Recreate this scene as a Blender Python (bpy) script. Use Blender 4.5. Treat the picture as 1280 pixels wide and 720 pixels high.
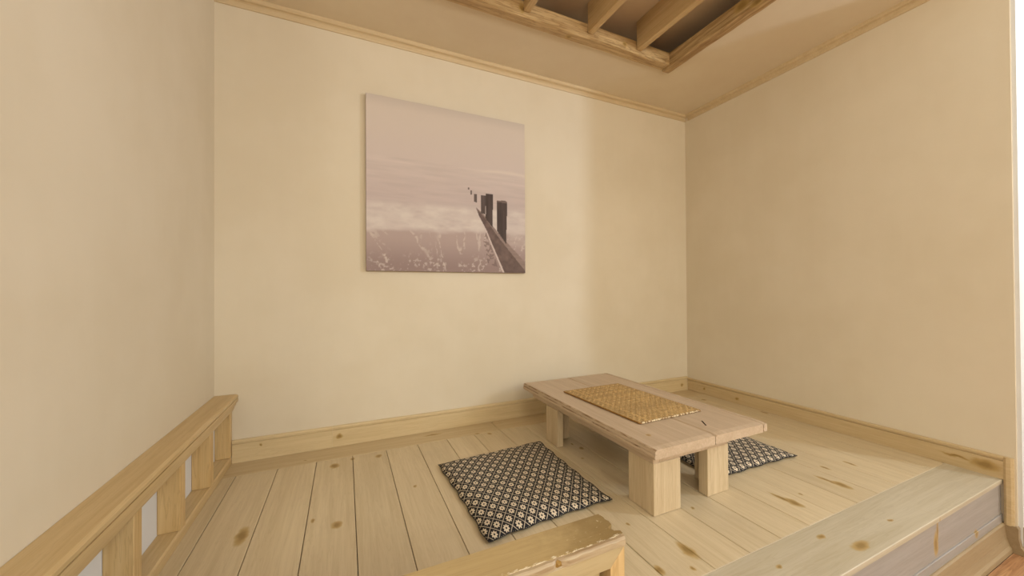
import bpy, bmesh, math, random
import numpy as np
from mathutils import Vector, Matrix

for o in list(bpy.data.objects):
    bpy.data.objects.remove(o)
scene = bpy.context.scene
COL = scene.collection
rnd = random.Random(7)

# ------------------------------------------------------------------ camera
cam_d = bpy.data.cameras.new('camera')
cam = bpy.data.objects.new('camera', cam_d)
COL.objects.link(cam)
cam_d.sensor_width = 36.0
cam_d.lens = 460.1 * 36.0 / 1280.0
cam_d.clip_start = 0.01
RX = Vector((0.91066912, -0.41309627, -0.00576384))
UP = Vector((0.00228612, -0.00891244, 0.99995767))
FW = Vector((0.41313016, 0.91064375, 0.0071719))
m = Matrix((RX, UP, -FW)).transposed().to_4x4()
m.translation = (0.0, 0.0, 0.93)
cam.matrix_world = m
scene.camera = cam

# ------------------------------------------------------------------ world, lights, exposure
world = bpy.data.worlds.new('world')
scene.world = world
world.use_nodes = True
world.node_tree.nodes['Background'].inputs['Color'].default_value = (0.80, 0.88, 1.0, 1)
world.node_tree.nodes['Background'].inputs['Strength'].default_value = 1.0

def area(name, loc, target, sx, sy, power, color, spread=180):
    d = bpy.data.lights.new(name, 'AREA')
    d.shape = 'RECTANGLE'
    d.size, d.size_y = sx, sy
    d.energy = power
    d.color = color
    d.spread = math.radians(spread)
    o = bpy.data.objects.new(name, d)
    COL.objects.link(o)
    o.location = loc
    dirv = Vector(target) - Vector(loc)
    o.rotation_euler = dirv.to_track_quat('-Z', 'Y').to_euler()
    return o

# daylight through the window in the side wall of the hall
area('window_daylight', (3.87, -0.98, 2.05), (0.0, -0.98, 2.05), 0.26, 0.9, 66, (0.80, 0.925, 1.12))
# warm point lights added unseen behind the camera to light the alcove evenly
def fill_light(loc, power, color=(1.0, 0.945, 0.79), radius=0.28):
    d = bpy.data.lights.new('hall_fill', 'POINT')
    d.energy = power; d.color = color; d.shadow_soft_size = radius
    o = bpy.data.objects.new('hall_fill', d); COL.objects.link(o); o.location = loc
    return o
fill_light((-1.3, -1.6, 1.70), 66)
fill_light((0.5, -2.0, 1.70), 77)
fill_light((2.4, -2.4, 1.70), 80)

vs = scene.view_settings
vs.view_transform = 'Standard'
vs.look = 'None'
vs.exposure = -0.10
vs.gamma = 1.0
vs.use_curve_mapping = False

# ------------------------------------------------------------------ dimensions (metres)
XL, XR, YB = -0.641, 2.915, 2.465          # left wall, right wall, back wall
YE, YJ = 0.653, 0.842                      # platform edge, inner joint of the edge board
ZC = 2.557                                 # ceiling
XH = 3.9                                   # side wall of the hall
ZF = -0.335                                # hall floor

# ------------------------------------------------------------------ helpers
def srgb(r, g, b):
    def f(c):
        c /= 255.0
        return c / 12.92 if c <= 0.04045 else ((c + 0.055) / 1.055) ** 2.4
    return (f(r), f(g), f(b), 1.0)

def tag(o, label=None, cat=None, group=None, kind=None):
    if label: o['label'] = label
    if cat: o['category'] = cat
    if group: o['group'] = group
    if kind: o['kind'] = kind
    return o

def empty(name, loc):
    o = bpy.data.objects.new(name, None)
    o.empty_display_size = 0.05
    COL.objects.link(o)
    o.location = loc
    return o

ORIGIN = {}
def wloc(o):
    p = Vector(o.location)
    q = o.parent
    while q:
        p += Vector(q.location); q = q.parent
    return p

def link(name, me, mat, loc, parent=None, smooth=False):
    o = bpy.data.objects.new(name, me)
    COL.objects.link(o)
    if mat and not me.materials:
        me.materials.append(mat)
    if parent:
        o.parent = parent
        o.location = Vector(loc) - wloc(parent)
    else:
        o.location = loc
    if smooth:
        for p in me.polygons: p.use_smooth = True
    return o

def box_mesh(name, size, bevel=0.0, seg=1):
    bm = bmesh.new()
    bmesh.ops.create_cube(bm, size=1.0)
    for v in bm.verts:
        v.co = Vector((v.co.x * size[0], v.co.y * size[1], v.co.z * size[2]))
    if bevel > 0:
        bmesh.ops.bevel(bm, geom=list(bm.edges), offset=bevel, segments=seg, affect='EDGES', profile=0.5)
    me = bpy.data.meshes.new(name)
    bm.to_mesh(me); bm.free()
    return me

def box(name, mn, mx, mat, parent=None, bevel=0.0, seg=1):
    size = [mx[i] - mn[i] for i in range(3)]
    c = [(mx[i] + mn[i]) / 2 for i in range(3)]
    return link(name, box_mesh(name, size, bevel, seg), mat, c, parent)

def boxes(name, lst, mat, parent=None):
    """several touching blocks of one single piece (a wall with a hole)"""
    bm = bmesh.new()
    for mn, mx in lst:
        r = bmesh.ops.create_cube(bm, size=1.0)
        for v in r['verts']:
            v.co = Vector([(mn[i] + mx[i]) / 2 + v.co[i] * (mx[i] - mn[i]) for i in range(3)])
    me = bpy.data.meshes.new(name)
    bm.to_mesh(me); bm.free()
    return link(name, me, mat, (0, 0, 0), parent)

def prism(name, prof, axis, a0, a1, mat, parent=None, bevel=0.0, a_top=None):
    """profile polygon extruded along x, y or z from a0 to a1; prof in the two other axes (cyclic order kept x<y<z)"""
    n = len(prof)
    vs_, fs = [], []
    for a in (a0, a1):
        for p in prof:
            if axis == 'x': vs_.append((a, p[0], p[1]))
            elif axis == 'y': vs_.append((p[0], a, p[1]))
            else: vs_.append((p[0], p[1], a))
    c = [sum(v[i] for v in vs_) / len(vs_) for i in range(3)]
    vs_ = [tuple(v[i] - c[i] for i in range(3)) for v in vs_]
    fs.append(list(range(n))[::-1]); fs.append([n + i for i in range(n)])
    for i in range(n):
        j = (i + 1) % n
        fs.append([i, j, n + j, n + i])
    me = bpy.data.meshes.new(name)
    me.from_pydata(vs_, [], fs)
    bm = bmesh.new(); bm.from_mesh(me)
    bmesh.ops.recalc_face_normals(bm, faces=bm.faces)
    if bevel > 0:
        bmesh.ops.bevel(bm, geom=list(bm.edges), offset=bevel, segments=1, affect='EDGES')
    bm.to_mesh(me); bm.free()
    return link(name, me, mat, c, parent)

# ------------------------------------------------------------------ materials
class NT:
    def __init__(s, name):
        s.m = bpy.data.materials.new(name)
        s.m.use_nodes = True
        s.t = s.m.node_tree
        s.bsdf = s.t.nodes['Principled BSDF']
    def n(s, typ, **kw):
        x = s.t.nodes.new(typ)
        for k, v in kw.items():
            if k.startswith('i_'):
                x.inputs[k[2:].replace('_', ' ')].default_value = v
            else:
                setattr(x, k, v)
        return x
    def l(s, a, b): s.t.links.new(a, b)
    def math(s, op, a, b=None, c=None, clamp=False):
        x = s.n('ShaderNodeMath', operation=op); x.use_clamp = clamp
        for i, v in enumerate((a, b, c)):
            if v is None: continue
            if isinstance(v, (int, float)): x.inputs[i].default_value = v
            else: s.l(v, x.inputs[i])
        return x.outputs[0]
    def vmath(s, op, a, b=None):
        x = s.n('ShaderNodeVectorMath', operation=op)
        for i, v in enumerate((a, b)):
            if v is None: continue
            if isinstance(v, (tuple, list)): x.inputs[i].default_value = v
            else: s.l(v, x.inputs[i])
        return x.outputs['Value'] if op in ('LENGTH', 'DOT_PRODUCT') else x.outputs[0]
    def mix(s, f, a, b, mode='MIX'):
        x = s.n('ShaderNodeMix', data_type='RGBA', blend_type=mode)
        for key, v in ((0, f), (6, a), (7, b)):
            if isinstance(v, (int, float, tuple, list)): x.inputs[key].default_value = v
            else: s.l(v, x.inputs[key])
        return x.outputs[2]
    def noise(s, vec, scale, detail=3, rough=0.55, dist=0.0):
        x = s.n('ShaderNodeTexNoise')
        x.inputs['Scale'].default_value = scale
        x.inputs['Detail'].default_value = detail
        x.inputs['Roughness'].default_value = rough
        x.inputs['Distortion'].default_value = dist
        s.l(vec, x.inputs['Vector'])
        return x.outputs['Fac']
    def ramp(s, f, lo, hi, a=0.0, b=1.0, smooth=True):
        x = s.n('ShaderNodeMapRange')
        x.interpolation_type = 'SMOOTHSTEP' if smooth else 'LINEAR'
        for i, v in enumerate((lo, hi, a, b)): x.inputs[i + 1].default_value = v
        s.l(f, x.inputs[0])
        return x.outputs[0]
    def pos(s): return s.n('ShaderNodeNewGeometry').outputs['Position']

def plaster(name, col, col2, rough=0.7):
    t = NT(name); p = t.pos()
    n1 = t.noise(p, 1.3, 4, 0.6)
    n2 = t.noise(t.vmath('MULTIPLY', p, (14, 14, 2.0)), 1.0, 3)
    f = t.math('MULTIPLY_ADD', n1, 0.88, t.math('MULTIPLY', n2, 0.12))
    c = t.mix(t.ramp(f, 0.35, 0.68), col, col2)
    t.l(c, t.bsdf.inputs['Base Color'])
    t.bsdf.inputs['Roughness'].default_value = rough
    t.bsdf.inputs['Specular IOR Level'].default_value = 0.25
    b = t.n('ShaderNodeBump'); b.inputs['Strength'].default_value = 0.25; b.inputs['Distance'].default_value = 0.004
    hgt = t.math('ADD', t.noise(p, 9, 5, 0.6), t.math('MULTIPLY', n2, 0.3))
    t.l(hgt, b.inputs['Height']); t.l(b.outputs[0], t.bsdf.inputs['Normal'])
    return t.m

def pine(name, light, dark, axis='y', knots=(), rough=0.42, grain=1.0, vary=0.10, stain=0.35, contrast=0.5, gloss=0.4, bump=0.25, rings=0.12):
    """pale limed pine; grain runs along one axis; knots = (x, y, z, rx, ry, rz) ellipsoids in metres"""
    t = NT(name)
    p = t.pos()
    oi = t.n('ShaderNodeObjectInfo').outputs['Random']
    off = t.n('ShaderNodeCombineXYZ')
    r7 = t.math('MULTIPLY', oi, 17.0)
    for i in range(3): t.l(r7, off.inputs[i])
    q = t.vmath('ADD', p, off.outputs[0])
    sc = {'x': (1.2, 22, 22), 'y': (22, 1.2, 22), 'z': (22, 22, 1.2)}[axis]
    sc2 = {'x': (3, 90, 90), 'y': (90, 3, 90), 'z': (90, 90, 3)}[axis]
    g1 = t.noise(t.vmath('MULTIPLY', q, sc), grain, 4, 0.6, 0.6)
    g2 = t.noise(t.vmath('MULTIPLY', q, sc2), grain, 2, 0.6, 0.2)
    blot = t.noise(q, 4.5, 4, 0.65)
    f = t.math('MULTIPLY_ADD', g1, 0.6, t.math('MULTIPLY', g2, 0.4))
    c = t.mix(t.ramp(f, 0.5 - 0.25 / max(contrast, .01) * 0.5, 0.5 + 0.25 / max(contrast, .01) * 0.5), dark, light)
    rg = t.ramp(t.math('SINE', t.math('MULTIPLY', g1, 70.0)), .45, 1.0)
    deep = tuple(dark[i] * k for i, k in enumerate((.62, .55, .46))) + (1,)
    c = t.mix(t.math('MULTIPLY', rg, rings), c, deep)
    grey = tuple(light[i] * k for i, k in enumerate((0.80, 0.78, 0.76))) + (1,)
    c = t.mix(t.math('MULTIPLY', t.ramp(blot, 0.52, 0.72), stain), c, grey)
    v = t.math('MULTIPLY_ADD', oi, 2 * vary, 1 - vary)
    vv = t.n('ShaderNodeCombineXYZ')
    for i in range(3): t.l(v, vv.inputs[i])
    c = t.mix(1.0, c, vv.outputs[0], 'MULTIPLY')
    if knots:
        wob = t.vmath('MULTIPLY', t.vmath('SUBTRACT', t.n('ShaderNodeTexNoise', i_Scale=28.0, i_Detail=3.0).outputs['Color'], (0.5, 0.5, 0.5)), (0.022, 0.022, 0.022))
        t.l(p, t.t.nodes[-1].inputs['Vector']) if False else None
        for nd in t.t.nodes:
            if nd.type == 'TEX_NOISE' and not nd.inputs['Vector'].is_linked: t.l(p, nd.inputs['Vector'])
        pk = t.vmath('ADD', p, wob)
        d = None
        for (x, y, z, rx, ry, rz) in knots:
            e = t.vmath('LENGTH', t.vmath('MULTIPLY', t.vmath('SUBTRACT', pk, (x, y, z)), (1 / rx, 1 / ry, 1 / rz)))
            d = e if d is None else t.math('MINIMUM', d, e)
        amber = srgb(178, 146, 86); core = srgb(126, 96, 46)
        k1 = t.math('MULTIPLY', t.ramp(d, 0.75, 1.35, 1.0, 0.0), 0.85)
        k2 = t.math('MULTIPLY', t.ramp(d, 0.25, 0.9, 1.0, 0.0), 0.62)
        c = t.mix(k1, c, amber)
        c = t.mix(k2, c, core)
    t.l(c, t.bsdf.inputs['Base Color'])
    t.bsdf.inputs['Roughness'].default_value = rough
    t.bsdf.inputs['Specular IOR Level'].default_value = gloss
    b = t.n('ShaderNodeBump'); b.inputs['Strength'].default_value = bump; b.inputs['Distance'].default_value = 0.002
    t.l(f, b.inputs['Height']); t.l(b.outputs[0], t.bsdf.inputs['Normal'])
    return t.m

def plain(name, col, rough=0.5, spec=0.3):
    t = NT(name); p = t.pos()
    c = t.mix(t.ramp(t.noise(p, 6, 4), 0.3, 0.7), col, tuple(col[i] * 0.93 for i in range(3)) + (1,))
    t.l(c, t.bsdf.inputs['Base Color'])
    t.bsdf.inputs['Roughness'].default_value = rough
    t.bsdf.inputs['Specular IOR Level'].default_value = spec
    return t.m

BIG = 9.0
def fk(x, y, rx, ry): return (x, y, 0.0, rx, ry, 0.2)
FLOOR_KNOTS = [fk(-.051, 2.189, .022, .026), fk(-.033, 1.635, .018, .024), fk(.171, 2.213, .016, .020),
    fk(-.361, 1.713, .020, .055), fk(.302, 1.796, .007, .010), fk(.037, 2.238, .012, .016), fk(-.124, 1.705, .008, .014),
    fk(1.111, .947, .020, .045), fk(1.777, .959, .022, .036), fk(1.765, 1.005, .010, .050), fk(2.143, .952, .022, .040),
    fk(2.13, 1.0, .010, .055), fk(.949, .917, .012, .022), fk(1.053, .88, .007, .012), fk(1.878, .986, .006, .008),
    fk(1.345, 1.119, .007, .009), fk(2.441, 1.049, .010, .030), fk(2.876, 1.752, .012, .030), fk(2.756, 2.167, .016, .024),
    fk(1.266, 1.816, .012, .018), fk(1.250, 1.886, .007, .012), fk(1.196, 1.705, .006, .008), fk(1.022, 1.15, .008, .010),
    fk(2.27, 1.076, .008, .022), fk(.855, 2.251, .012, .014)]
EDGE_KNOTS = [fk(1.697, .701, .045, .018), fk(1.624, .789, .020, .010), fk(1.322, .764, .012, .008), fk(1.988, .725, .014, .006),
    (2.184, .653, -.108, .020, .2, .048), (2.20, .653, -.06, .008, .2, .05), (2.59, .653, -.179, .018, .2, .016)]
BACKB_KNOTS = [fk(.513, 2.388, .055, .010), fk(.784, 2.285, .018, .010), fk(-.2, 2.33, .010, .006)]

BASE_KNOTS = [(2.9, 2.279, .052, .2, .010, .010), (2.9, 1.979, .040, .2, .016, .013), (2.9, .705, .049, .2, .045, .024),
    (2.9, .80, .055, .2, .05, .006), (-.031, 2.45, .062, .018, .2, .012), (-.429, 2.45, .083, .007, .2, .007), (2.827, 2.45, .05, .014, .2, .014)]

M = {}
M['wall'] = plaster('cream_plaster', srgb(224, 211, 187), srgb(218, 204, 178))
M['ceil'] = plaster('ceiling_plaster', srgb(228, 213, 186), srgb(222, 205, 177))
M['white'] = plaster('white_plaster', srgb(228, 227, 224), srgb(222, 220, 216))
M['floor'] = pine('limed_floor_pine', srgb(216, 197, 162), srgb(198, 177, 140), 'y', FLOOR_KNOTS, vary=0.05)
M['edge'] = pine('limed_edge_pine', srgb(198, 186, 162), srgb(180, 166, 137), 'x', EDGE_KNOTS, vary=0.03)
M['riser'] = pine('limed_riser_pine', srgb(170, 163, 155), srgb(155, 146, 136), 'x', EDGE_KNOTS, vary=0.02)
M['backb'] = pine('limed_border_pine', srgb(210, 189, 150), srgb(192, 167, 126), 'x', BACKB_KNOTS, vary=0.03)
M['base_x'] = pine('baseboard_pine_x', srgb(218, 196, 154), srgb(202, 178, 134), 'x', BASE_KNOTS, vary=0.03)
M['base_y'] = pine('baseboard_pine_y', srgb(210, 187, 146), srgb(192, 166, 122), 'y', BASE_KNOTS, vary=0.03)
M['rail_y'] = pine('rail_pine_y', srgb(214, 187, 140), srgb(193, 162, 111), 'y', vary=0.04, stain=0.1)
M['rail_x'] = pine('rail_pine_x', srgb(192, 166, 118), srgb(172, 144, 94), 'x', vary=0.02, stain=0.2)
M['rail_z'] = pine('rail_pine_z', srgb(218, 188, 136), srgb(196, 160, 104), 'z', rings=0.25, vary=0.05, stain=0.1)
M['rail_face'] = pine('rail_face_pine', srgb(190, 171, 132), srgb(170, 148, 106), 'x', vary=0.04)
M['table_y'] = pine('table_wash_pine_y', srgb(204, 181, 154), srgb(182, 157, 128), 'y',
    [(1.197, 1.214, .3, .010, .012, .1)], rings=0.14, vary=0.02, stain=0.25, grain=1.3, bump=0.5)
M['table_z'] = pine('table_wash_pine_z', srgb(214, 194, 160), srgb(190, 166, 130), 'z', rings=0.2, vary=0.04, stain=0.2, grain=1.3, bump=0.6)
M['beam_x'] = pine('old_beam_pine_x', srgb(206, 176, 128), srgb(158, 124, 78), 'x',
    [(1.72, 1.93, 2.585, .018, .1, .016), (.95, 1.93, 2.59, .018, .1, .03), (1.30, 1.97, 2.545, .02, .02, .1)], rings=0.5, vary=0.03, contrast=0.9, bump=0.8, grain=1.0)
M['beam_y'] = pine('old_beam_pine_y', srgb(206, 176, 128), srgb(152, 118, 74), 'y',
    [(2.125, 1.40, 2.60, .1, .045, .03), (2.125, 1.30, 2.56, .1, .05, .02)], rings=0.55, vary=0.03, contrast=0.9, bump=0.8, grain=1.0)
M['rafter'] = pine('rafter_pine', srgb(206, 178, 132), srgb(182, 150, 102), 'y', rings=0.15, vary=0.05, stain=0.1)
M['panel'] = plaster('coffer_panel_plaster', srgb(220, 200, 170), srgb(212, 190, 160))
M['hall_wood'] = pine('hall_floor_wood', srgb(190, 146, 104), srgb(150, 104, 66), 'x', rings=0.45, vary=0.12, contrast=0.8, stain=0.15, rough=0.3)
M['cove'] = pine('cove_skirting_wood', srgb(166, 144, 110), srgb(150, 127, 94), 'x', vary=0.03, stain=0.05)
M['chip'] = plain('bare_worn_wood', srgb(150, 116, 58))
M['well'] = pine('coffer_well_shade', srgb(120, 98, 70), srgb(98, 78, 54), 'x')  # unused; dark tone meant to stand in for shade in the coffer recess
M['crown'] = pine('crown_pine', srgb(214, 192, 154), srgb(200, 176, 136), 'x', vary=0.02, stain=0.05)
def worn_cap():
    m_ = M['rail_x'].copy(); m_.name = 'worn_cap_pine'
    t = NT.__new__(NT); t.m = m_; t.t = m_.node_tree; t.bsdf = t.t.nodes['Principled BSDF']
    c = t.bsdf.inputs['Base Color'].links[0].from_socket
    p = t.pos(); sp = t.n('ShaderNodeSeparateXYZ'); t.l(p, sp.inputs[0])
    nz = t.noise(p, 22, 5, .65); nf = t.noise(t.vmath('MULTIPLY', p, (60, 140, 60)), 1.0, 4, .7)
    d = t.math('MULTIPLY_ADD', t.math('SUBTRACT', nz, .5), .22, sp.outputs[0])
    c = t.mix(t.math('MULTIPLY', t.ramp(d, .36, .56), .8), c, srgb(128, 102, 58))
    fr_ = t.math('MULTIPLY_ADD', t.math('SUBTRACT', nf, .5), .030, sp.outputs[1])
    fl = t.math('MULTIPLY', t.ramp(fr_, .6665, .6695, 1.0, 0.0), t.ramp(sp.outputs[0], .15, .35))
    fl2 = t.math('MULTIPLY', t.ramp(nf, .66, .69), t.ramp(sp.outputs[0], .42, .50))
    c = t.mix(t.math('MAXIMUM', fl, fl2), c, srgb(222, 206, 176))
    t.l(c, t.bsdf.inputs['Base Color'])
    return m_
M['cap'] = worn_cap()
M['nosing'] = pine('worn_nosing_pine', srgb(188, 168, 136), srgb(150, 124, 90), 'x', vary=0.02, contrast=1.0, bump=0.8)
M['filler'] = plain('joint_filler_cream', srgb(222, 206, 176))
M['seam'] = plain('dark_underfloor', srgb(96, 74, 44), 0.8)

# ================================================================== STRUCTURE
# ---- raised platform floor with its boards
floor = boxes('floor', [((XL - .1, YE + .012, ZF), (XR, YB + .05, -.021))], M['seam'])
tag(floor, kind='structure')
SEAM0, PITCH = -.3238, .1805
xs = [XL] + [SEAM0 + PITCH * k for k in range(-1, 18)] + [XR]
GAP = .0026
mesh_cache = {}
def plank(name, mn, mx, mat, parent, bevel=.0014):
    size = tuple(round(mx[i] - mn[i], 4) for i in range(3))
    key = (size, mat.name)
    if key not in mesh_cache:
        mesh_cache[key] = box_mesh(name, size, bevel); mesh_cache[key].materials.append(mat)
    c = [(mx[i] + mn[i]) / 2 for i in range(3)]
    return link(name, mesh_cache[key], None, c, parent)
for i in range(len(xs) - 1):
    dz = rnd.uniform(-.0006, .0006)
    plank('floor_plank', (xs[i] + GAP / 2, YJ + .001, -.021), (xs[i + 1] - GAP / 2, 2.281 - GAP / 2, dz), M['floor'], floor)
for a, b in ((XL, 0.94), (0.94, XR)):
    plank('border_plank', (a + GAP / 2, 2.281, -.021), (b - GAP / 2, YB, 0), M['backb'], floor)
plank('edge_plank', (XL, YE, -.021), (XR, YJ - .0012, 0.0004), M['edge'], floor, .002)
box('joint_filler', (.80, YJ - .0012, -.01), (2.905, YJ + .0006, .0003), M['filler'], floor)
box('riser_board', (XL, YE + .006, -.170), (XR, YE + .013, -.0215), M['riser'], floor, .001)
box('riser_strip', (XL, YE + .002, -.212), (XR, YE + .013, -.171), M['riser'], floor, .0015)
cove = [(YE + .012, -.208), (YE - .002, -.208), (YE - .007, -.213), (YE - .009, -.235), (YE - .013, -.275), (YE - .021, -.305), (YE - .028, -.316), (YE - .030, ZF), (YE + .012, ZF)]
prism('riser_skirting', cove, 'x', XL, XR - .002, M['cove'], floor)

# ---- hall floor, planked
hall = boxes('floor_hall', [((-2.6, -3.9, ZF - .05), (3.9, YE + .012, ZF - .012))], M['seam'])
tag(hall, kind='structure')
row = 0
y = YE - .0305
while y > -3.8:
    y0 = max(y - .17, -3.85)
    x = -2.6 - (row % 3) * .4
    while x < XH:
        a, b = max(x, -2.6), min(x + 1.2, XH)
        if b - a > .05:
            plank('hall_plank', (a + .0006, y0 + .0006, ZF - .012), (b - .0006, y - .0006, ZF), M['hall_wood'], hall, .0008)
        x += 1.2
    y -= .17; row += 1

# ---- alcove walls
tag(boxes('wall_left', [((XL - .1, .60, ZF), (XL, YB + .1, 2.82))], M['wall']), kind='structure')
tag(boxes('wall_back', [((XL, YB, ZF), (XR, YB + .1, 2.82))], M['wall']), kind='structure')
wr = tag(boxes('wall_right', [((XR, .612, ZF), (XR + .10, YB + .1, 2.82))], M['wall']), kind='structure')
# ---- hall walls
tag(boxes('wall_hall_front', [((XR + .012, .598, ZF), (XH, .612, 3.5))], M['white']), kind='structure')
tag(boxes('wall_hall_corner', [((-2.6, .60, ZF), (XL - .1, .70, 3.5))], M['white']), kind='structure')
WY0, WY1, WZ0, WZ1 = -1.14, -.82, 1.56, 2.54
tag(boxes('wall_hall_right', [((XH, -3.9, ZF), (XH + .12, WY0, 3.5)), ((XH, WY1, ZF), (XH + .12, .70, 3.5)), ((XH, WY0, ZF), (XH + .12, WY1, WZ0)), ((XH, WY0, WZ1), (XH + .12, WY1, 3.5))], M['white']), kind='structure')
tag(boxes('wall_hall_left', [((-2.7, -3.9, ZF), (-2.6, .70, 3.5))], M['white']), kind='structure')
tag(boxes('wall_hall_rear', [((-2.7, -3.95, ZF), (XH, -3.8, 3.5))], M['white']), kind='structure')
win = empty('window_1', (XH + .08, -.98, WZ0)); win['kind'] = 'structure'
for nm, a, b in (('window_jamb', (XH + .06, WY0, WZ0), (XH + .10, WY0 + .02, WZ1)), ('window_jamb', (XH + .06, WY1 - .02, WZ0), (XH + .10, WY1, WZ1)),
                 ('window_sill', (XH + .06, WY0 + .02, WZ0), (XH + .10, WY1 - .02, WZ0 + .03)), ('window_head', (XH + .06, WY0 + .02, WZ1 - .03), (XH + .10, WY1 - .02, WZ1))):
    box(nm, a, b, M['white'], win, .002)
gl = NT('window_glass'); gl.bsdf.inputs['Transmission Weight'].default_value = 1.0; gl.bsdf.inputs['Roughness'].default_value = 0.0; gl.bsdf.inputs['IOR'].default_value = 1.1
box('pane', (XH + .078, WY0 + .02, WZ0 + .03), (XH + .084, WY1 - .02, WZ1 - .03), gl.m, win)

# ---- ceiling with open coffer
OX0, OX1, OY0, OY1 = .06, 2.20, .75, 2.00
ZT = 2.60                                  # the ceiling is a thin skin; a dark void lies above it
ceiling = boxes('ceiling', [((XL, OY1, ZC), (XR, YB, ZT)), ((OX1, .612, ZC), (XR, OY1, ZT)), ((XL, .612, ZC), (OX0, OY1, ZT)), ((OX0, .612, ZC), (OX1, OY0, ZT))], M['ceil'])
tag(ceiling, kind='structure')
tag(boxes('ceiling_hall', [((-2.6, -3.8, 3.4), (XH, .60, 3.5))], M['white']), kind='structure')
tag(boxes('wall_hall_lintel', [((XL - .1, .598, ZC), (XR + .012, .612, 3.5))], M['white']), kind='structure')
box('coffer_panel', (XL, .612, 2.765), (XR, YB, 2.785), M['panel'], ceiling)
FB, FT = 2.541, 2.632
W = .072
def beam(name, prof, axis, a0, a1, mat):
    o = prism(name, prof, axis, a0, a1, mat, ceiling)
    return o
def rough_beam(name, mn, mx, axis, mat, seed):
    """a hand-hewn beam: a box cut lengthwise into short pieces whose lower arris wavers"""
    r = random.Random(seed)
    ai = 'xy'.index(axis)
    n = 40
    bm = bmesh.new()
    rings = []
    oi = 1 - ai
    w = 0; w2 = 0
    for k in range(n + 1):
        a = mn[ai] + (mx[ai] - mn[ai]) * k / n
        w += r.uniform(-.0022, .0022); w *= .9
        w2 += r.uniform(-.0022, .0022); w2 *= .9
        ring = []
        for (u, z) in ((mn[oi], mn[2] + .006 + w2), (mn[oi] + .007, mn[2] + w), (mx[oi] - .006, mn[2] + w), (mx[oi], mn[2] + .006 + w), (mx[oi], mx[2] + w2), (mn[oi], mx[2] + w2)):
            uu = u + (w2 if u in (mn[oi], mx[oi]) else w)
            co = [0, 0, z]; co[ai] = a; co[oi] = uu
            ring.append(bm.verts.new(co))
        rings.append(ring)
    for k in range(n):
        for j in range(6):
            bm.faces.new((rings[k][j], rings[k][(j + 1) % 6], rings[k + 1][(j + 1) % 6], rings[k + 1][j]))
    bm.faces.new(rings[0]); bm.faces.new(rings[-1][::-1])
    bmesh.ops.recalc_face_normals(bm, faces=bm.faces)
    me = bpy.data.meshes.new(name); bm.to_mesh(me); bm.free()
    return link(name, me, mat, (0, 0, 0), ceiling)
rough_beam('coffer_beam', (OX0, OY1 - W, FB), (OX1 - W, OY1, FT), 'x', M['beam_x'], 3)
rough_beam('coffer_beam', (OX1 - W, OY0, FB), (OX1, OY1, FT), 'y', M['beam_y'], 5)
rough_beam('coffer_beam', (OX0, OY0, FB), (OX1 - W, OY0 + W, FT), 'x', M['beam_x'], 8)
rough_beam('coffer_beam', (OX0, OY0 + W, FB), (OX0 + W, OY1 - W, FT), 'y', M['beam_y'], 9)
for x0 in (.535, .96, 1.416, 1.822):
    box('rafter', (x0, OY0 + W, 2.572), (x0 + .042, OY1 - W, 2.7645), M['rafter'], ceiling, .003)

# ---- crown mouldings
def crown_prof(w, s):
    return [(w, 2.503), (w + s * .006, 2.503), (w + s * .009, 2.509), (w + s * .010, 2.528), (w + s * .016, 2.533), (w + s * .026, 2.535), (w + s * .032, 2.541), (w + s * .033, ZC), (w, ZC)]
tag(prism('trim_1', crown_prof(YB, -1), 'x', XL, XR, M['crown']), kind='structure')
tag(prism('trim_2', crown_prof(XR, -1), 'y', .62, YB - .033, M['crown']), kind='structure')
tag(prism('trim_3', crown_prof(XL, 1), 'y', .62, YB - .033, M['crown']), kind='structure')

# ---- baseboards
def base_prof(w, s, h=.112):
    return [(w, 0.0005), (w + s * .014, 0.0005), (w + s * .014, h - .024), (w + s * .009, h - .022), (w + s * .009, h - .018), (w + s * .017, h - .016), (w + s * .018, h - .006), (w + s * .014, h), (w, h)]
bb = empty('baseboard_back', (0, YB, 0)); bb['kind'] = 'structure'
for a, b in ((-.560, -.0695), (-.0685, XR - .015)):
    prism('baseboard_length', base_prof(YB, -1, .124), 'x', a, b, M['base_x'], bb)
tag(prism('baseboard_right', base_prof(XR, -1), 'y', .648, YB - .015, M['base_y']), kind='structure')
# upright strip that turns the right baseboard down past the platform edge
tag(prism('trim_4', [(XR, .618), (XR, .648), (XR - .014, .648), (XR - .018, .640), (XR - .016, .626), (XR - .010, .618)], 'z', -.212, .112, M['base_y']), kind='structure')
# cut ends of the hall skirting beside it
for k, (xa, yb) in enumerate(((XR - .016, .612), (XR + .012, .598))):
    sk = [(yb + (.04 if k == 0 else 0), -.208), (yb - .001, -.208), (yb - .006, -.216), (yb - .006, -.262), (yb - .012, -.298), (yb - .026, -.315), (yb - .028, ZF), (yb + (.04 if k == 0 else 0), ZF)]
    tag(prism('trim_%d' % (5 + k), sk, 'x', xa, XR + .011 if k == 0 else XH, M['cove']), kind='structure')

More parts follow.
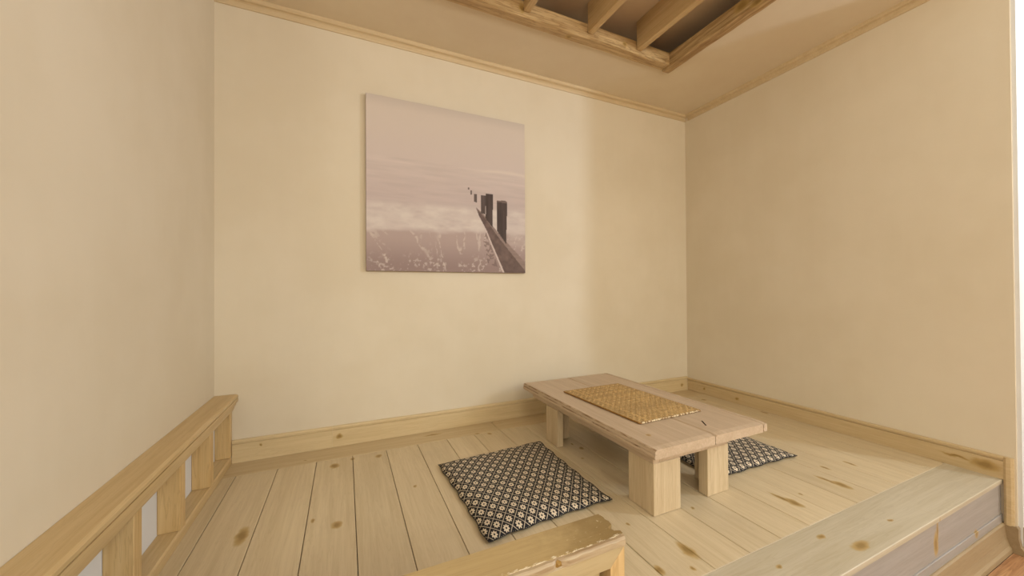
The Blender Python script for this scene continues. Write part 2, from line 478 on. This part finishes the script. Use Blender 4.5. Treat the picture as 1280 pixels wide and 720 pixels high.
# ================================================================== LOW RAILING ALONG THE LEFT WALL
XF = -.561
lr = tag(empty('low_railing', (XL + .04, 1.53, 0)), 'low honey pine railing with short square balusters fixed along the plain left wall', 'railing')
prof = [(XL + .001, .330), (XL + .001, .3725), (-.5440, .3725), (-.5345, .3665), (-.5345, .3555), (-.5410, .3545), (-.5410, .3520), (-.5345, .3510), (-.5345, .3340), (-.5440, .3260), (-.5440, .3160), (-.5510, .3130), (-.5520, .2960), (-.5570, .2900), (-.5575, .2850), (-.62, .285), (-.62, .330)]
prism('handrail', prof, 'y', .78, YB - .001, M['rail_y'], lr)
prism('bottom_rail', [(XL + .012, .001), (XL + .012, .040), (XF - .006, .040), (XF, .035), (XF, .001)], 'y', .78, YB - .016, M['rail_y'], lr)
for yc in (2.445, 2.128, 1.795, 1.462, 1.13, .80):
    w = .020 if yc > 2.4 else .024
    box('baluster', (XL + .0112, yc - w, .0405), (XF - .001, yc + min(w, .016) if yc > 2.4 else yc + w, .2865), M['rail_z'], lr, .002)
box('backing_panel', (XL + .0005, .78, .001), (XL + .011, YB - .001, .329), M['white'], lr)

# ================================================================== FRONT RAILING
fr = tag(empty('low_railing', (-.03, .70, 0)), 'worn pine half-rail along the platform edge with a chipped splintered end', 'railing')
# cap with splintered right end (outline at its top)
END = [(.573, .751), (.5765, .735), (.5745, .728), (.578, .718), (.576, .705), (.562, .699), (.559, .694), (.567, .689), (.566, .684), (.574, .682), (.580, .679), (.5785, .667)]
outline = [(XL + .002, .751)] + END + [(XL + .002, .667)]
prism('cap_board', outline, 'z', .352, .3725, M['cap'], fr)
# lighter nosing below the cap, with a bite out of it
def ragged_nosing():
    r = random.Random(21); n = 90
    a0, a1 = XL + .002, .5775
    bm = bmesh.new(); rings = []
    for k in range(n + 1):
        x = a0 + (a1 - a0) * k / n
        j1 = r.uniform(-.0012, .0012) if x > .1 else r.uniform(-.0005, .0005)
        bite = .0075 * math.exp(-((x - .405) / .012) ** 2)
        pts = [(.6615, .350), (.6575 + bite, .353), (.6575 + bite + j1 * .5, .365 + j1), (.6615 + bite * .6, .3700 + j1 - bite * .3), (.6668, .3712 + j1), (.6668, .350)]
        rings.append([bm.verts.new((x, a, b)) for a, b in pts])
    for k in range(n):
        for q in range(6):
            bm.faces.new((rings[k][q], rings[k][(q + 1) % 6], rings[k + 1][(q + 1) % 6], rings[k + 1][q]))
    bm.faces.new(rings[0]); bm.faces.new(rings[-1][::-1])
    bmesh.ops.recalc_face_normals(bm, faces=bm.faces)
    me = bpy.data.meshes.new('cap_nosing'); bm.to_mesh(me); bm.free()
    link('cap_nosing', me, M['nosing'], (0, 0, 0), fr)
    bm = bmesh.new()
    bmesh.ops.create_icosphere(bm, subdivisions=2, radius=1.0)
    for v in bm.verts:
        k = 1 + r.uniform(-.25, .25)
        v.co = Vector((v.co.x * .010 * k, v.co.y * .004 * k, v.co.z * .008 * k))
    me = bpy.data.meshes.new('torn_knot'); bm.to_mesh(me); bm.free()
    link('torn_knot', me, M['chip'], (.402, .6640, .360), fr)
ragged_nosing()
# panelled face: mitred frame
Y0, Y1 = .6605, .700
ST = .040
prism('frame_top', [(XL + .002, .350), (.5765, .350), (.5765 - ST, .350 - ST), (XL + .002, .350 - ST)], 'y', Y0, Y1, M['rail_face'], fr, .0008)
prism('frame_stile', [(.5765, .3495), (.5765, .001), (.5765 - ST, .001), (.5765 - ST, .350 - ST - .0005)], 'y', Y0, Y1, M['rail_z'], fr, .0008)
box('frame_bottom', (XL + .002, Y0, .001), (.5765 - ST, Y1, .042), M['rail_face'], fr, .0008)
for x0 in (.14, -.26):
    box('frame_mullion', (x0, Y0 + .002, .0425), (x0 + .05, Y1, .3095), M['rail_z'], fr, .001)
for a, b in ((.1905, .520), (-.2095, .1395), (XL + .003, -.2605)):
    box('panel', (a, Y0 + .014, .0425), (b, Y1 - .010, .3095), M['rail_face'], fr, .004)
box('inner_face', (XL + .003, .7005, .001), (.570, .742, .3515), M['rail_x'], fr, .001)

# ================================================================== LOW TABLE
tb = tag(empty('low_table', (1.45, 1.68, 0)), 'low whitewashed pine plank table standing between two patterned floor cushions', 'table')
TZ0, TZ1 = .256, .300
def worn_plank(name, x0, x1, y0, y1, z0, z1, mat, seed, notch=()):
    r = random.Random(seed)
    n = 48
    bm = bmesh.new(); rings = []
    for k in range(n + 1):
        yk = y0 + (y1 - y0) * k / n
        e = .0045 if k not in (0, n) else .006
        j1, j2, j3, j4 = [r.uniform(-.0012, .0012) for _ in range(4)]
        endz = .004 if k in (0, n) else 0
        hz = (z0 + z1) / 2
        pts = [(x0 + j1 * .4, z0 + endz * .4), (x0 - .002 + j1, z0 + .010), (x0 - .001, hz - .003), (x0 + .0022, hz), (x0 - .0005, hz + .003), (x0 + j2, z1 - e - endz), (x0 + e + j2, z1 - endz),
               (x1 - e * .9 + j3, z1 - endz), (x1, z1 - e * .9 - endz + j4), (x1, z0 + endz * .4)]
        rings.append([bm.verts.new((a, yk, b)) for a, b in pts])
    m_ = len(rings[0])
    for k in range(n):
        for j in range(m_):
            bm.faces.new((rings[k][j], rings[k][(j + 1) % m_], rings[k + 1][(j + 1) % m_], rings[k + 1][j]))
    bm.faces.new(rings[0]); bm.faces.new(rings[-1][::-1])
    bmesh.ops.recalc_face_normals(bm, faces=bm.faces)
    me = bpy.data.meshes.new(name); bm.to_mesh(me); bm.free()
    return link(name, me, mat, (0, 0, 0), tb)
def edge_worn():
    m_ = M['table_y'].copy(); m_.name = 'worn_table_pine'
    t = NT.__new__(NT); t.m = m_; t.t = m_.node_tree; t.bsdf = t.t.nodes['Principled BSDF']
    c = t.bsdf.inputs['Base Color'].links[0].from_socket
    p = t.pos(); sp = t.n('ShaderNodeSeparateXYZ'); t.l(p, sp.inputs[0])
    nf = t.noise(t.vmath('MULTIPLY', p, (40, 9, 40)), 1.0, 5, .7)
    # rubbed brown line along the arris and in the bead below it
    da = t.math('ABSOLUTE', t.math('SUBTRACT', sp.outputs[2], TZ1 - .0045)); db = t.math('ABSOLUTE', t.math('SUBTRACT', sp.outputs[2], (TZ0 + TZ1) / 2))
    side = t.ramp(sp.outputs[0], 1.118, 1.123, 1.0, 0.0)
    wear = t.math('MULTIPLY', t.math('MULTIPLY', t.ramp(t.math('MINIMUM', da, db), .0012, .0045, 1.0, 0.0), t.ramp(nf, .40, .58)), side)
    c = t.mix(t.math('MULTIPLY', wear, .9), c, srgb(124, 88, 46))
    t.l(c, t.bsdf.inputs['Base Color'])
    return m_
M['table_edge'] = edge_worn()
worn_plank('top_plank', 1.112, 1.4580, 1.093, 2.268, TZ0, TZ1, M['table_edge'], 1)
tp2 = worn_plank('top_plank', 1.4625, 1.788, 1.093, 2.270, TZ0, TZ1, M['table_y'], 2)
worn_plank('edge_strip', 1.790, 1.812, 1.090, 2.270, TZ0 + .004, TZ1 + .001, M['table_y'], 3)
t_ = NT('dark_slot'); t_.bsdf.inputs['Base Color'].default_value = srgb(52, 34, 16); t_.bsdf.inputs['Roughness'].default_value = .9
sl = link('nail_slot', box_mesh('nail_slot', (.007, .062, .0012), .0005), t_.m, (1.539, 1.212, .3006), tp2)
sl.rotation_euler = (0, 0, -.62)
# apron cleats under the top
box('apron', (1.146, 1.137, .216), (1.180, 2.20, TZ0 - .0005), M['table_y'], tb, .003)
box('apron', (1.590, 1.150, .216), (1.622, 2.20, TZ0 - .0005), M['table_y'], tb, .003)
# each leg is two boards meeting in an L, open towards the middle
def leg(x0, x1, y0, y1, t, sx, sy):
    """outer corner at side sx, sy (-1 left/near, +1 right/far)"""
    if sx < 0:
        pts = [(x0, y0), (x1, y0), (x1, y0 + t), (x0 + t, y0 + t), (x0 + t, y1), (x0, y1)] if sy < 0 else [(x0, y0), (x0 + t, y0), (x0 + t, y1 - t), (x1, y1 - t), (x1, y1), (x0, y1)]
    else:
        pts = [(x0, y0), (x1, y0), (x1, y1), (x1 - t, y1), (x1 - t, y0 + t), (x0, y0 + t)] if sy < 0 else [(x0, y1 - t), (x1 - t, y1 - t), (x1 - t, y0), (x1, y0), (x1, y1), (x0, y1)]
    return prism('leg', pts, 'z', .0008, .2165 if sx < 0 or True else .25, M['table_z'], tb, .0022)
leg(1.148, 1.300, 1.138, 1.287, .045, -1, -1)
leg(1.142, 1.285, 1.878, 2.012, .040, -1, 1)
leg(1.478, 1.618, 1.147, 1.292, .048, 1, -1)
leg(1.478, 1.620, 1.880, 2.015, .045, 1, 1)
# cross battens closing the gap between leg tops and table top
box('batten', (1.1805, 1.140, .2168), (1.5895, 1.200, TZ0 - .0005), M['table_y'], tb, .002)
box('batten', (1.1805, 1.950, .2168), (1.5895, 2.010, TZ0 - .0005), M['table_y'], tb, .002)

# ================================================================== WOVEN PLACEMAT
def placemat():
    C = [Vector((1.229, 1.941)), Vector((1.655, 1.949)), Vector((1.672, 1.335)), Vector((1.255, 1.326))]   # far-left, far-right, near-right, near-left
    def P(u, v):  # u across (left->right), v along (near->far)
        return (C[3] * (1 - u) + C[2] * u) * (1 - v) + (C[0] * (1 - u) + C[1] * u) * v
    NU, NV = 23, 33
    z = TZ1 + .0015
    verts, faces, cols = [], [], []
    r = random.Random(4)
    def strand(pts, w, h, shade):
        base = len(verts)
        n = len(pts)
        for i, (p, zz) in enumerate(pts):
            a = pts[max(i - 1, 0)][0]; b = pts[min(i + 1, n - 1)][0]
            d = (b - a); d.normalize(); s = Vector((-d.y, d.x))
            for (o_, q) in ((-1, 0), (-.6, .85), (0, 1.1), (.6, .85), (1, 0)):
                pp = p + s * (w * o_)
                verts.append((pp.x, pp.y, zz + h * q)); cols.append(shade * r.uniform(.86, 1.1))
        for i in range(n - 1):
            for j in range(4):
                faces.append((base + i * 5 + j, base + i * 5 + j + 1, base + (i + 1) * 5 + j + 1, base + (i + 1) * 5 + j))
    A = .0036
    for k in range(NU):        # warp along v
        u = (k + .5) / NU
        pts = []
        m_ = NV * 2
        for i in range(m_ + 1):
            v = i / m_
            ph = math.cos(math.pi * (v * NV - .5)) * (1 if k % 2 else -1)
            pts.append((P(u, v), z + A + A * math.sin(math.pi * (v * NV)) * 0 + A * (math.sin(math.pi * v * NV) * (1 if k % 2 else -1))))
        strand(pts, .0072, .0030, r.uniform(.72, 1.08))
    for k in range(NV):
        v = (k + .5) / NV
        pts = []
        m_ = NU * 2
        for i in range(m_ + 1):
            u = i / m_
            pts.append((P(u, v), z + A - A * math.sin(math.pi * (u * NU)) * (1 if k % 2 else -1)))
        strand(pts, .0072, .0030, r.uniform(.72, 1.08))
    me = bpy.data.meshes.new('weave')
    me.from_pydata(verts, [], faces)
    at = me.color_attributes.new('shade', 'FLOAT_COLOR', 'POINT')
    at.data.foreach_set('color', np.repeat(np.array(cols)[:, None], 4, 1).astype(np.float32).ravel())
    t = NT('seagrass')
    ca = t.n('ShaderNodeVertexColor'); ca.layer_name = 'shade'
    nz = t.noise(t.vmath('MULTIPLY', t.pos(), (260, 260, 60)), 1.0, 3)
    c = t.mix(t.ramp(nz, .35, .65), srgb(176, 140, 84), srgb(206, 172, 116))
    c = t.mix(1.0, c, ca.outputs[0], 'MULTIPLY')
    t.l(c, t.bsdf.inputs['Base Color']); t.bsdf.inputs['Roughness'].default_value = .75
    root = tag(empty('placemat', (1.452, 1.64, TZ1)), 'woven tan seagrass placemat lying on the low table top', 'placemat')
    tag(link('weave', me, t.m, (0, 0, 0), root, True), kind='stuff')
    # thin sheet added below the strands, coloured dark to deepen the gaps
    bm = bmesh.new()
    lo = [bm.verts.new((c_.x, c_.y, TZ1 + .0012)) for c_ in C]; hi = [bm.verts.new((c_.x, c_.y, TZ1 + .0030)) for c_ in C]
    bm.faces.new(lo); bm.faces.new(hi[::-1])
    for i in range(4): bm.faces.new((lo[i], lo[(i + 1) % 4], hi[(i + 1) % 4], hi[i]))
    bmesh.ops.recalc_face_normals(bm, faces=bm.faces)
    me2 = bpy.data.meshes.new('gap_backing'); bm.to_mesh(me2); bm.free()
    link('gap_backing', me2, plain('gap_dark', srgb(84, 58, 28), .9), (0, 0, 0), root)
    # bound hems: pale twisted cord at the short ends, tan cord on the long sides
    def cord(name, a, b, rad, mat, twist):
        n = 120
        vs_, fs = [], []
        d = (b - a); L = d.length; d.normalize(); s = Vector((-d.y, d.x))
        for i in range(n + 1):
            p = a + (b - a) * (i / n)
            rr = rad * (1 + twist * (1 if (i // 2) % 2 else -1))
            for j in range(6):
                th = 2 * math.pi * j / 6
                vs_.append((p.x + s.x * rr * math.cos(th), p.y + s.y * rr * math.cos(th), TZ1 + .0012 + rad * 1.1 + rr * math.sin(th)))
        for i in range(n):
            for j in range(6):
                fs.append((i * 6 + j, i * 6 + (j + 1) % 6, (i + 1) * 6 + (j + 1) % 6, (i + 1) * 6 + j))
        fs.append(tuple(range(6))[::-1]); fs.append(tuple(n * 6 + j for j in range(6)))
        me3 = bpy.data.meshes.new(name); me3.from_pydata(vs_, [], fs)
        link(name, me3, mat, (0, 0, 0), root, True)
    tp = NT('pale_cord'); pp_ = tp.vmath('MULTIPLY', tp.pos(), (150, 30, 30))
    tp.l(tp.mix(tp.ramp(tp.noise(pp_, 1.0, 2), .45, .55), srgb(140, 100, 50), srgb(232, 214, 176)), tp.bsdf.inputs['Base Color']); pale = tp.m
    tan = plain('tan_cord', srgb(150, 108, 52), .8)
    cord('end_hem', C[3], C[2], .0042, pale, .28)
    cord('end_hem', C[0], C[1], .0034, tan, .28)
    cord('side_hem', C[3], C[0], .0036, tan, .08)
    cord('side_hem', C[2], C[1], .0036, tan, .08)
placemat()

# ================================================================== FLOOR CUSHIONS
def cushion_mat():
    t = NT('ikat_cotton')
    uv = t.n('ShaderNodeUVMap').outputs[0]
    sx = t.n('ShaderNodeSeparateXYZ'); t.l(uv, sx.inputs[0])
    # uv counts motifs; rows offset by half: rotated lattice coordinates
    a = t.math('ADD', sx.outputs[0], sx.outputs[1]); b = t.math('SUBTRACT', sx.outputs[0], sx.outputs[1])
    fa = t.math('SUBTRACT', t.math('FRACT', a), .5); fb = t.math('SUBTRACT', t.math('FRACT', b), .5)
    # cell-local screen-aligned coordinates
    s = t.math('ADD', fa, fb); q = t.math('SUBTRACT', fa, fb)      # along u, along v  (-1..1)
    aa, ab = t.math('ABSOLUTE', fa), t.math('ABSOLUTE', fb)
    as_, aq = t.math('ABSOLUTE', s), t.math('ABSOLUTE', q)
    # thin light lattice line in a dark band
    edge = t.math('MAXIMUM', aa, ab)
    line = t.ramp(edge, .455, .475)
    # eight-point flower: lattice-aligned diamond united with a square, dark eye
    sq = t.math('MAXIMUM', as_, aq)
    dia = t.math('MAXIMUM', aa, ab)
    ang = t.math('ARCTAN2', q, s)
    rad = t.math('SQRT', t.math('ADD', t.math('MULTIPLY', s, s), t.math('MULTIPLY', q, q)))
    lobes = t.math('MULTIPLY_ADD', t.math('COSINE', t.math('MULTIPLY', ang, 8.0)), -.085, .43)
    flower = t.ramp(t.math('SUBTRACT', lobes, rad), -.02, .03)
    eye = t.ramp(rad, .10, .16)
    white = t.math('MULTIPLY', flower, eye)
    f = t.math('MAXIMUM', white, t.math('MULTIPLY', line, .72))
    nz = t.noise(t.vmath('MULTIPLY', uv, (30, 30, 1)), 1.0, 2)
    ink = t.mix(nz, srgb(26, 26, 30), srgb(52, 50, 52))
    cream = t.mix(nz, srgb(226, 212, 188), srgb(206, 188, 158))
    c = t.mix(f, ink, cream)
    t.l(c, t.bsdf.inputs['Base Color'])
    t.bsdf.inputs['Roughness'].default_value = .85
    t.bsdf.inputs['Specular IOR Level'].default_value = .2
    bp = t.n('ShaderNodeBump'); bp.inputs['Strength'].default_value = .15; bp.inputs['Distance'].default_value = .002
    t.l(t.noise(t.vmath('MULTIPLY', uv, (70, 70, 1)), 1.0, 1), bp.inputs['Height']); t.l(bp.outputs[0], t.bsdf.inputs['Normal'])
    return t.m
CM = cushion_mat()
CORD = plain('cushion_piping', srgb(58, 54, 50), .8)
def cushion(label, corners, seed, nx, ny, thick=.042, dents=()):
    """corners: far-left, far-right, near-right, near-left on the floor"""
    C = [Vector(c) for c in corners]
    cen = sum(C, Vector((0, 0))) / 4
    N = 36
    r = random.Random(seed)
    ph = [r.uniform(0, 6.28) for _ in range(8)]
    def P(u, v): return (C[3] * (1 - u) + C[2] * u) * (1 - v) + (C[0] * (1 - u) + C[1] * u) * v
    verts, faces, uvs = [], [], []
    def grid(top):
        base = len(verts)
        for j in range(N + 1):
            for i in range(N + 1):
                u, v = i / N, j / N
                s, t_ = 2 * u - 1, 2 * v - 1
                # sides draw in a little between the corners
                k = .022 * (1 - t_ * t_) * (s ** 3) ; k2 = .022 * (1 - s * s) * (t_ ** 3)
                uu, vv = u - k * .5, v - k2 * .5
                p = P(uu, vv)
                # ragged sides
                rag = .004 * math.sin(11 * v * 3 + ph[0]) * (abs(s) ** 8); rag2 = .004 * math.sin(9 * u * 3 + ph[1]) * (abs(t_) ** 8)
                p = p + Vector((rag, rag2))
                dome = max(0.0, (1 - abs(s) ** 3.2)) ** .55 * max(0.0, (1 - abs(t_) ** 3.2)) ** .55
                bumps = .0028 * math.sin(7 * u + ph[2]) * math.sin(6 * v + ph[3]) + .0016 * math.sin(19 * u + 5 * v + ph[4]) + .0012 * math.sin(23 * v - 6 * u + ph[5])
                for (du, dv, rr, dep) in dents:
                    dd = ((u - du) ** 2 + (v - dv) ** 2) / (rr * rr)
                    bumps -= dep * math.exp(-dd)
                if top: z = .011 + (thick - .011) * dome + bumps * min(1, dome * 1.6)
                else: z = .011 - .0102 * min(1, dome * 3)
                verts.append((p.x - cen.x, p.y - cen.y, z)); uvs.append((u * nx + .35, v * ny + .2))
        for j in range(N):
            for i in range(N):
                q = (base + j * (N + 1) + i, base + j * (N + 1) + i + 1, base + (j + 1) * (N + 1) + i + 1, base + (j + 1) * (N + 1) + i)
                faces.append(q if top else q[::-1])
        return base
    grid(True); grid(False)
    me = bpy.data.meshes.new('cover')
    me.from_pydata(verts, [], faces)
    ul = me.uv_layers.new(name='UVMap')
    for lp in me.loops: ul.data[lp.index].uv = uvs[lp.vertex_index]
    bm = bmesh.new(); bm.from_mesh(me)
    bmesh.ops.remove_doubles(bm, verts=bm.verts, dist=.00005)
    bmesh.ops.recalc_face_normals(bm, faces=bm.faces)
    bm.to_mesh(me); bm.free()
    root = tag(empty('floor_cushion', (cen.x, cen.y, 0)), label, 'cushion', 'flat patterned cushions at the low table')
    cov = link('cover', me, CM, (cen.x, cen.y, 0), root, True)
    # stitched seam round the rim, light and dark
    seam_v, seam_f, n = [], [], 0
    ring = []
    for i in range(N + 1): ring.append(verts[i])
    for j in range(1, N + 1): ring.append(verts[j * (N + 1) + N])
    for i in range(N - 1, -1, -1): ring.append(verts[N * (N + 1) + i])
    for j in range(N - 1, 0, -1): ring.append(verts[j * (N + 1)])
    m_ = len(ring)
    for i, p in enumerate(ring):
        a, b = Vector(ring[i - 1]), Vector(ring[(i + 1) % m_])
        d = (b - a).normalized(); s = Vector((d.y, -d.x, 0)).normalized()
        for th in range(5):
            an = 2 * math.pi * th / 5
            rr = .0016 * (1.25 if i % 2 else .8)
            seam_v.append((p[0] + s.x * rr * math.cos(an), p[1] + s.y * rr * math.cos(an), p[2] + rr * math.sin(an)))
    for i in range(m_):
        for j in range(5):
            seam_f.append((i * 5 + j, i * 5 + (j + 1) % 5, ((i + 1) % m_) * 5 + (j + 1) % 5, ((i + 1) % m_) * 5 + j))
    me2 = bpy.data.meshes.new('seam'); me2.from_pydata(seam_v, [], seam_f)
    link('seam', me2, CORD, (cen.x, cen.y, 0), root, True)
    return root
cushion('black and cream diamond patterned flat floor cushion beside the chipped front railing',
        [(.446, 1.945), (1.078, 1.985), (1.064, 1.302), (.472, 1.270)], 3, 11.0, 9.8, dents=((.55, .35, .18, .004), (1.0, .72, .10, .006)))
cushion('black and cream diamond patterned flat floor cushion partly under the table, towards the right wall',
        [(1.650, 1.850), (2.285, 1.860), (2.268, 1.210), (1.650, 1.222)], 11, 11.0, 9.8)

# ================================================================== CANVAS PRINT
def canvas():
    x0, x1, z0, z1 = .119, 1.214, 1.059, 2.161
    yb, yf = YB - .001, YB - .031
    root = tag(empty('canvas_print', ((x0 + x1) / 2, yb, z0)), 'square canvas print of a misty beach with a row of dark groyne posts', 'picture')
    t = NT('canvas_side'); t.l(t.mix(t.noise(t.pos(), 40), srgb(158, 138, 128), srgb(172, 152, 142)), t.bsdf.inputs['Base Color']); t.bsdf.inputs['Roughness'].default_value = .8
    sc_ = box('stretched_canvas', (x0, yf + .0006, z0), (x1, yb, z1), t.m, root, .002)
    N = 300
    rng = np.random.default_rng(5)
    def vnoise(u, v, fx, fy, seed):
        g = np.random.default_rng(seed).random((int(fy) + 3, int(fx) + 3))
        X, Y = u * fx, v * fy
        xi, yi = X.astype(int), Y.astype(int); xf, yfr = X - xi, Y - yi
        xf = xf * xf * (3 - 2 * xf); yfr = yfr * yfr * (3 - 2 * yfr)
        return (g[yi, xi] * (1 - xf) + g[yi, xi + 1] * xf) * (1 - yfr) + (g[yi + 1, xi] * (1 - xf) + g[yi + 1, xi + 1] * xf) * yfr
    def fbm(u, v, fx, fy, seed, o=4):
        s = 0; a = .5; tot = 0
        for k in range(o):
            s = s + a * vnoise(u, v, fx * 2 ** k, fy * 2 ** k, seed + k); tot += a; a *= .55
        return s / tot
    def S(x, a, b): 
        tt = np.clip((x - a) / (b - a), 0, 1); return tt * tt * (3 - 2 * tt)
    U, V = np.meshgrid(np.linspace(0, 1, N + 1), np.linspace(0, 1, N + 1))
    def C3(r, g, b): return np.array([r, g, b], float)
    top, mid, sea, foam, sand, sandd = C3(212, 197, 183), C3(207, 191, 182), C3(196, 179, 173), C3(216, 204, 194), C3(180, 160, 153), C3(152, 131, 126)
    def lerp(a, b, f): return a * (1 - f[..., None]) + b * f[..., None]
    img = lerp(np.broadcast_to(sea, U.shape + (3,)), np.broadcast_to(mid, U.shape + (3,)), S(V, .40, .70))
    img = lerp(img, np.broadcast_to(top, img.shape), S(V, .6, .95))
    img = img * (1 - .05 * S(V, .93, 1.0))[..., None]
    # sea ripple streaks
    rip = fbm(U, V, 5, 60, 20)
    img = img * (1 + (.07 * (rip - .5)) * (S(V, .70, .5) * S(V, .36, .42)))[..., None] if False else img * (1 + .09 * (rip - .5) * np.where(V < .66, 1, 0))[..., None]
    # pale streak on the right
    st = np.exp(-((V - (.645 + .012 * np.sin(U * 9))) / .010) ** 2) * S(U, .55, .8)
    img = lerp(img, np.broadcast_to(C3(220, 206, 192), img.shape), .7 * st)
    # foam belt
    n1 = fbm(U, V, 6, 14, 40); n2 = fbm(U, V, 14, 34, 50)
    belt_t = .395 + .03 * (n1 - .5) + .02 * U; belt_b = .235 + .05 * (n1 - .5) + .03 * U
    belt = S(V, belt_b - .012, belt_b + .02) * (1 - S(V, belt_t - .03, belt_t + .02))
    # sand below
    sd = 1 - S(V, belt_b - .02, belt_b + .01)
    img = lerp(img, lerp(np.broadcast_to(sandd, img.shape), np.broadcast_to(sand, img.shape), S(V, 0, .22)), sd)
    img = lerp(img, np.broadcast_to(foam, img.shape), belt * np.clip(.35 + 1.3 * (n2 - .3), 0, 1))
    # runnels of foam over the sand: thin wandering lines that fan out towards the viewer
    W_ = (U - .62) * (1 + 1.6 * (.25 - V)) + .62 + .05 * (fbm(U, V, 7, 9, 60) - .5) + .010 * (fbm(U, V, 40, 40, 61, 2) - .5)
    line_n = fbm(np.clip(W_ + .6, 0, 2.2) / 2.2, V, 36, 4, 70, 2)
    thin = 1 - S(np.abs(line_n - .5), .015, .065)
    dots = fbm(U, V, 75, 80, 90, 2)
    patch = S(fbm(U, V, 8, 5, 95, 2), .30, .5)
    run = thin * S(dots, .34, .56) * sd * patch
    run2 = S(dots, .60, .68) * (1 - S(V, .05, .13)) * S(fbm(U, V, 12, 8, 96, 2), .40, .55) * S(U, -.1, .1)
    img = lerp(img, np.broadcast_to(C3(212, 198, 188), img.shape), np.clip(.6 * run + .6 * run2, 0, .75))
    # foam to the right of the posts
    rf = S(U, .86, .9) * S(V, .16, .2) * (1 - S(V, .30, .36)) * np.clip(.2 + 1.2 * (n2 - .3), 0, 1)
    img = lerp(img, np.broadcast_to(C3(206, 192, 184), img.shape), rf * .8)
    def poly(pts):
        ins = np.zeros(U.shape, bool)
        for i in range(len(pts)):
            (xa, ya), (xb, yb_) = pts[i], pts[(i + 1) % len(pts)]
            c = ((ya > V) != (yb_ > V)) & (U < (xb - xa) * (V - ya) / (yb_ - ya + 1e-9) + xa)
            ins ^= c
        return ins
    # dark wet rocks beside the beam
    rk = poly([(.70, .20), (.73, .06), (.80, .03), (.77, .13), (.72, .26)]) & (fbm(U, V, 60, 64, 120, 2) > .50)
    img[rk] = img[rk] * .45 + C3(116, 98, 92) * .55
    bm_ = poly([(.650, .412), (.705, .358), (.80, .235), (1.0, .012), (1.0, -.01), (.845, -.01), (.726, .265), (.672, .357)])
    img[bm_] = (C3(112, 94, 88) * (1 + .35 * (fbm(U, V, 30, 30, 130, 3) - .5))[..., None])[bm_]
    tp = poly([(.650, .412), (.705, .358), (.80, .235), (1.0, .012), (1.0, .07), (.80, .262), (.70, .375)])
    img[tp] = (C3(150, 130, 122) * (1 + .2 * (rip - .5))[..., None])[tp]
    ln = poly([(.69, .32), (.73, .25), (.852, -.01), (.838, -.01), (.722, .25)])
    img[ln] = C3(206, 190, 182)
    for pts, sh in (([(.795, .468), (.870, .464), (.860, .188), (.796, .270)], 0), ([(.720, .505), (.769, .506), (.764, .290), (.716, .345)], 0),
                    ([(.685, .490), (.720, .492), (.714, .372), (.684, .377)], 12), ([(.640, .494), (.659, .495), (.658, .440), (.640, .446)], 18),
                    ([(.614, .515), (.625, .515), (.625, .488), (.614, .488)], 22), ([(.598, .531), (.607, .531), (.607, .518), (.598, .518)], 26)):
        mk = poly(pts)
        gr = 1 + .30 * (fbm(U, V, 70, 8, 140, 3) - .5)
        img[mk] = ((C3(82, 70, 66) + sh) * gr[..., None])[mk]
    img[poly([(.795, .468), (.855, .472), (.870, .464), (.870, .455), (.800, .458)])] = C3(118, 102, 96)
    lin = np.where(img / 255 <= .04045, img / 255 / 12.92, ((img / 255 + .055) / 1.055) ** 2.4)
    xs_ = x0 + .001 + (x1 - x0 - .002) * U - (x0 + x1) / 2; zs_ = (z1 - z0 - .002) * V + .001
    co = np.stack([xs_, np.zeros_like(xs_), zs_], -1).reshape(-1, 3)
    idx = np.arange((N + 1) ** 2).reshape(N + 1, N + 1)
    f = np.stack([idx[:-1, :-1], idx[:-1, 1:], idx[1:, 1:], idx[1:, :-1]], -1).reshape(-1, 4)
    me = bpy.data.meshes.new('printed_face')
    me.from_pydata(co.tolist(), [], f.tolist())
    at = me.color_attributes.new('print', 'FLOAT_COLOR', 'POINT')
    at.data.foreach_set('color', np.concatenate([lin, np.ones(lin.shape[:2] + (1,))], -1).astype(np.float32).ravel())
    t = NT('printed_canvas')
    ca = t.n('ShaderNodeVertexColor'); ca.layer_name = 'print'
    t.l(ca.outputs[0], t.bsdf.inputs['Base Color'])
    t.bsdf.inputs['Roughness'].default_value = .75; t.bsdf.inputs['Specular IOR Level'].default_value = .2
    link('printed_face', me, t.m, ((x0 + x1) / 2, yf, z0), root)
canvas()
